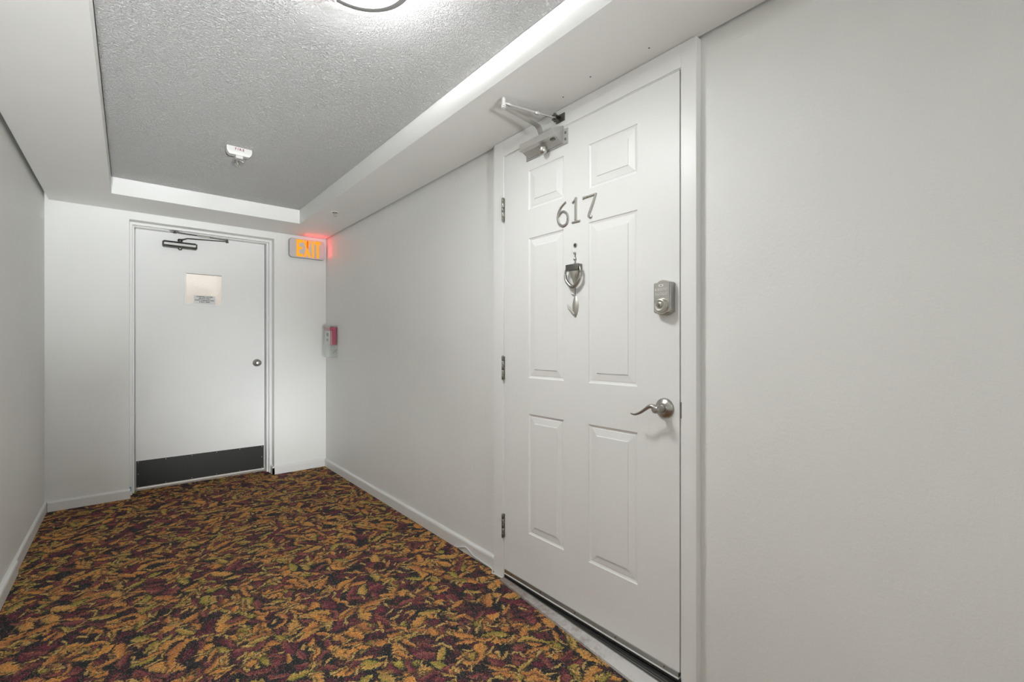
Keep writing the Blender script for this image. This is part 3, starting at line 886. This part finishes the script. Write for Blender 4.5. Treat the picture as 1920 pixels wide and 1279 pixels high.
obj('forearm', bm, M['steel'], c2, 50)
bm = BM(); tube(bm, [F2(.34), F2(.36), F2(.54), F2(.58)], [.0070, .0085, .0085, .0070], 8)
obj('adjusting_sleeve', bm, M['nickel_soft'], c2, 40)
bm = BM(); box(bm, .2500, .3150, DB - .064, DB - .0595, 2.0740, 2.1000 - .004, .001, 1)
box(bm, .2650, .3020, 4.5700, DB - .059, 2.0745, 2.0775); lathe(bm, (.2850, DB - .056, 2.0600), 'up', [(.0120, 0), (.0120, .006), (.007, .007), (.007, .018)], 12)
obj('bracket', bm, M['steel'], c2)

# ================================================================ EXIT SIGN
ex = thing('exit_sign', 'edge-lit exit sign with orange letters in the far right corner below the soffit', 'sign', (1.2600, D, 1.9500))
sw_, sh_ = .3060, .1690; sc_ = (1.2590, D - .0005, 2.0330)
bm = BM(); prism(bm, rrect(.2700, .1350, .020), sc_, 'back', .0290, .002)
obj('housing', bm, M['white_plastic'], ex, 30)
bm = BM(); prism(bm, rrect(sw_ + .006, sh_ + .006, .026), (sc_[0], D - .0300, sc_[2]), 'back', .0120, .002)
obj('bezel', bm, M['clear_dark'], ex, 30)
bm = BM(); prism(bm, rrect(sw_, sh_, .023), (sc_[0], D - .0422, sc_[2]), 'back', .0080, .002)
fc = obj('face_plate', bm, M['grey_plastic'], ex, 30)
YF = D - .0504
def glyph(name, polys, mat):
    bm = BM()
    for p in polys: prism(bm, [(x - sc_[0], z - sc_[2]) for x, z in p], (sc_[0], YF, sc_[2]), 'back', .0020)
    return obj(name, bm, mat, ex)
def rect(x0, x1, z0, z1): return [(x0, z0), (x1, z0), (x1, z1), (x0, z1)]
ZA, ZC = 1.9600, 2.1130
glyph('letter', [rect(1.1640, 1.1860, ZA, ZC), rect(1.1860, 1.2200, ZC - .026, ZC), rect(1.1860, 1.2140, 2.0260, 2.0480), rect(1.1860, 1.2190, ZA, ZA + .024)], M['orange_lit'])
xm = 1.2560
glyph('letter', [[(1.2230, ZC), (1.2450, ZC), (1.2890, ZA), (1.2670, ZA)]], M['orange_lit'])
glyph('letter_stroke', [[(1.2670, ZC), (1.2880, ZC), (1.2640, 2.0500), (1.2530, 2.0600)], [(1.2470, 2.0220), (1.2570, 2.0080), (1.2450, ZA), (1.2240, ZA)]], M['orange_lit'])
glyph('chevron', [[(1.2560, ZC + .0005), (1.2640, ZC + .0005), (1.2680, 2.0500), (1.2600, 2.0300), (1.2500, 2.0600)]], M['red_lit'])
glyph('letter', [rect(1.2980, 1.3160, ZA, ZC)], M['orange_lit'])
glyph('letter', [rect(1.3250, 1.3750, ZC - .026, ZC + .002), rect(1.3400, 1.3600, ZA - .002, ZC - .026)], M['orange_lit'])
# red light leaking from the edges of the sign onto the soffit and the side wall
for (c_, n_, sx, sy, p_) in (((1.3200, D - .0660, 2.1180), (0.0, -.35, .94), .15, .006, .085), ((1.4130, D - .0660, 2.0450), (.45, -.89, 0.0), .006, .13, .050)):
    pl = bpy.data.lights.new('led_glow', 'AREA'); pl.shape = 'RECTANGLE'; pl.size = sx; pl.size_y = sy
    pl.energy = p_ * EXIT_GLOW; pl.color = (1.0, .03, .05)
    po = bpy.data.objects.new('led_glow', pl); COL.objects.link(po); po.parent = ex; po.location = Vector(c_) - ex.location
    zc_ = -Vector(n_).normalized()
    xc_ = Vector((1, 0, 0)) if sx > sy else Vector((0, 0, 1)).cross(zc_)
    yc_ = zc_.cross(xc_) if sx > sy else Vector((0, 0, 1))
    xc_ = yc_.cross(zc_)
    po.rotation_euler = Matrix((xc_, yc_, zc_)).transposed().to_euler()
bm = BM(); lathe(bm, (1.1300, D - .040, sc_[2] - sh_ / 2 - .0010), 'down', [(.0030, 0), (.0030, .002), (0, .0035)], 10)
obj('indicator', bm, M['pink'], ex)

# ================================================================ FIRE PULL STATION WITH CLEAR COVER
ps = thing('fire_alarm_pull_station', 'red and white fire alarm pull box under a clear cover near the far corner', 'alarm', (R, 4.25, 1.035))
bm = BM(); box(bm, R - .006, R - .0004, 4.1500, 4.3450, 1.0350, 1.3230, .003, 1)
obj('back_plate', bm, M['acrylic'], ps)
bm = BM(); box(bm, R - .040, R - .006, 4.1720, 4.3150, 1.1500, 1.3000, .003, 1)
rb = obj('station_body', bm, M['red'], ps)
bm = BM(); box(bm, R - .0610, R - .006, 4.1640, 4.3360, 1.2830, 1.3110, .003, 1)
obj('sounder_bar', bm, M['red'], ps)
bm = BM(); box(bm, R - .0560, R - .0402, 4.2120, 4.3300, 1.1500, 1.2800, .002, 1)
fp = obj('pull_handle', bm, M['white_plastic'], ps)
t_ = text_mesh('lettering', 'FIRE', .040, M['black'], fp, (R - .0564, 4.2550, 1.2420), 'right', .0003, .85, bold=.0010)
t_ = text_mesh('lettering', 'PULL', .030, M['black'], fp, (R - .0564, 4.2550, 1.1950), 'right', .0003, .85, bold=.0008)
bm = BM(); box(bm, R - .0500, R - .0400, 4.1740, 4.2100, 1.1450, 1.2800, .003, 1)
obj('side_bar', bm, M['pink'], ps)
bm = BM(); t = .0025; a0, a1, b0, b1, cx = 4.1560, 4.3400, 1.0380, 1.3200, R - .0680
box(bm, cx, cx + t, a0, a1, b0, b1); box(bm, cx + t, R - .006, a0, a0 + t, b0, b1); box(bm, cx + t, R - .006, a1 - t, a1, b0, b1)
box(bm, cx + t, R - .006, a0 + t, a1 - t, b0, b0 + t); box(bm, cx + t, R - .006, a0 + t, a1 - t, b1 - t, b1)
obj('clear_cover', bm, M['acrylic'], ps)
bm = BM(); tube(bm, [(R - .012, a0 - .001, 1.104), (R - .040, a0 - .001, 1.075)], .0028, 8)
tube(bm, [(R - .012, a0 - .001, 1.104), (R - .008, a0 - .001, 1.108)], .0040, 8)
obj('hinge_pin', bm, M['nickel'], ps)

# ================================================================ CEILING FIRE STROBE
fs = thing('fire_alarm_strobe', 'white ceiling fire alarm lettered FIRE with clear strobe lens underneath', 'alarm', (.4780, 2.9900, TZ))
bm = BM()
u0, u1, y0_, y1_ = .4160, .5410, 2.9620, 3.0040
rows = []
for ins, zz in ((0, TZ - .0002), (0, TZ - .018), (.003, TZ - .030), (.012, TZ - .042), (.018, TZ - .044)):
    rows.append([bm.verts.new((x, y, zz)) for x, y in ((u0 + ins, y0_ + ins * .3), (u1 - ins, y0_ + ins * .3), (u1 - ins, y1_ - ins * .3), (u0 + ins, y1_ - ins * .3))])
for a, b in zip(rows, rows[1:]):
    for k in range(4): bm.faces.new((a[k], a[(k + 1) % 4], b[(k + 1) % 4], b[k]))
bm.faces.new(rows[0]); bm.faces.new(rows[-1])
fb = obj('body', bm, M['strobe_white'], fs)
text_mesh('lettering', 'FIRE', .0190, M['red_print'], fb, (.4790, y0_ - .0008, TZ - .0130), 'back', .0003, 1.05, bold=.0003, spacing=1.35)
bm = BM(); box(bm, .4610, .4970, 2.968, 2.998, TZ - .060, TZ - .0435, .003, 2)
obj('lens_base', bm, M['strobe_white'], fs)
bm = BM()
rows = []
for ins, zz in ((0, TZ - .062), (.001, TZ - .075), (.007, TZ - .090), (.012, TZ - .097)):
    rows.append([bm.verts.new((x, y, zz)) for x, y in ((.4500 + ins, 2.964 + ins), (.5080 - ins, 2.964 + ins), (.5080 - ins, 3.000 - ins), (.4500 + ins, 3.000 - ins))])
for a, b in zip(rows, rows[1:]):
    for k in range(4): bm.faces.new((a[k], a[(k + 1) % 4], b[(k + 1) % 4], b[k]))
bm.faces.new(rows[0]); bm.faces.new(rows[-1])
obj('strobe_lens', bm, M['acrylic'], fs)
bm = BM(); tube(bm, [(.4560, 2.985, TZ - .088), (.4650, 2.985, TZ - .068), (.4920, 2.985, TZ - .066), (.5030, 2.985, TZ - .074)], .0036, 8)
tube(bm, [(.4660, 2.988, TZ - .066), (.4760, 2.988, TZ - .092), (.4860, 2.988, TZ - .080)], .0022, 8)
obj('flash_tube', bm, M['nickel'], fs, 60)

# ================================================================ SPRINKLER IN THE SOFFIT
sp = thing('fire_sprinkler', 'small recessed sprinkler head in the soffit near the exit sign', 'sprinkler', (1.1944, 3.5019, S))
bm = BM(); lathe(bm, (1.1944, 3.5019, S), 'down', [(.0300, .0002), (.0295, .0025), (.0220, .0045), (.0200, .0015), (.0200, .0004)], 28)
obj('escutcheon', bm, M['white_plastic'], sp, 40)
bm = BM(); lathe(bm, (1.1944, 3.5019, S), 'down', [(.0198, .0003), (.0196, .0024), (0, .0026)], 24)
obj('recess', bm, M['black'], sp)
bm = BM(); lathe(bm, (1.1944, 3.5019, S), 'down', [(.0060, .0024), (.0060, .0100), (.0035, .0110), (.0030, .0240), (0, .0240)], 14)
tube(bm, spline([(1.1864, 3.5019, S - .008), (1.1844, 3.5019, S - .016), (1.1900, 3.5019, S - .026), (1.1944, 3.5019, S - .029)], 4), .0014, 6)
tube(bm, spline([(1.2024, 3.5019, S - .008), (1.2044, 3.5019, S - .016), (1.1988, 3.5019, S - .026), (1.1944, 3.5019, S - .029)], 4), .0014, 6)
obj('head_frame', bm, M['nickel_soft'], sp, 50)
bm = BM(); lathe(bm, (1.1944, 3.5019, S - .029), 'down', [(.0110, 0), (.0115, .0012), (0, .0018)], 16)
obj('deflector', bm, M['nickel_soft'], sp, 40)

# ================================================================ CEILING LIGHTS
def ceiling_light(x, y, label):
    t_ = thing('ceiling_light', label, 'light', (x, y, TZ), group='round flush lights along the corridor ceiling')
    bm = BM(); lathe(bm, (x, y, TZ), 'down', [(.0700, .0002), (.0700, .012), (.0600, .014), (0, .014)], 32)
    obj('canopy', bm, M['white_plastic'], t_, 40)
    bm = BM(); rg = [(x + .062 * math.cos(k * math.pi / 12), y + .062 * math.sin(k * math.pi / 12), TZ - .024) for k in range(25)]
    tube(bm, rg, .0095, 10)
    obj('lamp_ring', bm, M['lamp'], t_, 60)
    bm = BM(); lathe(bm, (x, y, TZ), 'down', [(.1440, .0300), (.1490, .0300), (.1505, .0340), (.1507, .0460), (.1495, .0530), (.1470, .0552), (.1310, .0562), (.1292, .0555), (.1290, .0400), (.1400, .0380)], 72)
    obj('rim', bm, M['grey_rim'], t_, 60)
    bm = BM(); lathe(bm, (x, y, TZ), 'down', [(.1286, .0400), (.1286, .0445), (.1100, .0450), (.0600, .0452), (0, .0453)], 64)
    obj('glass_shade', bm, M['diffuser'], t_, 60)
    for k in range(3):
        a = math.radians(98 + 120 * k)
        u_, v_ = math.cos(a), math.sin(a)
        bm = BM()
        tube(bm, [(x + .152 * u_, y + .152 * v_, TZ - .0002), (x + .1570 * u_, y + .1570 * v_, TZ - .030), (x + .1545 * u_, y + .1545 * v_, TZ - .050), (x + .142 * u_, y + .142 * v_, TZ - .0560)], [.0060, .0065, .0060, .0040], 8)
        kb = obj('clip', bm, M['white_plastic'], t_, 60)
    return t_
M['lamp'] = plain('lit_lamp_tube', (0.9, 0.9, 0.88), 0.3, 0, (0.985, 0.99, 1.0), TUBE_GLOW)
M['grey_rim'] = plain('satin_white_rim', (0.33, 0.33, 0.32), 0.45, 0.0)
ceiling_light(.5067, 1.2820, 'round flush ceiling light at the top edge, bright glass in a grey rim')
ceiling_light(.5067, -1.9000, 'added round flush ceiling light, unseen behind the camera, filling the near wall')  # unseen fixture added as fill for the near wall

# ================================================================ CORD ALONG THE BASEBOARD
XC = R - TH - .0040
cp = [(XC, 2.195, .000), (XC, 2.165, .004), (XC, 2.120, .020), (XC, 2.085, .031), (XC, 2.060, .027), (XC, 2.015, .012), (XC, 1.960, .008), (XC, 1.900, .006), (XC, 1.858, .004),
      (XC - .004, 1.835, -.001), (XF - .010, 1.815, -.002), (XF - .006, 1.790, -.001), (XF - .005, 1.755, -.001), (XF - .004, 1.741, .000)]
bm = BM(); tube(bm, spline(cp, 6), .0036, 8)
tag(obj('cable', bm, M['cord'], None, 60), 'thin white cable looping over the baseboard beside the door frame', 'cable')
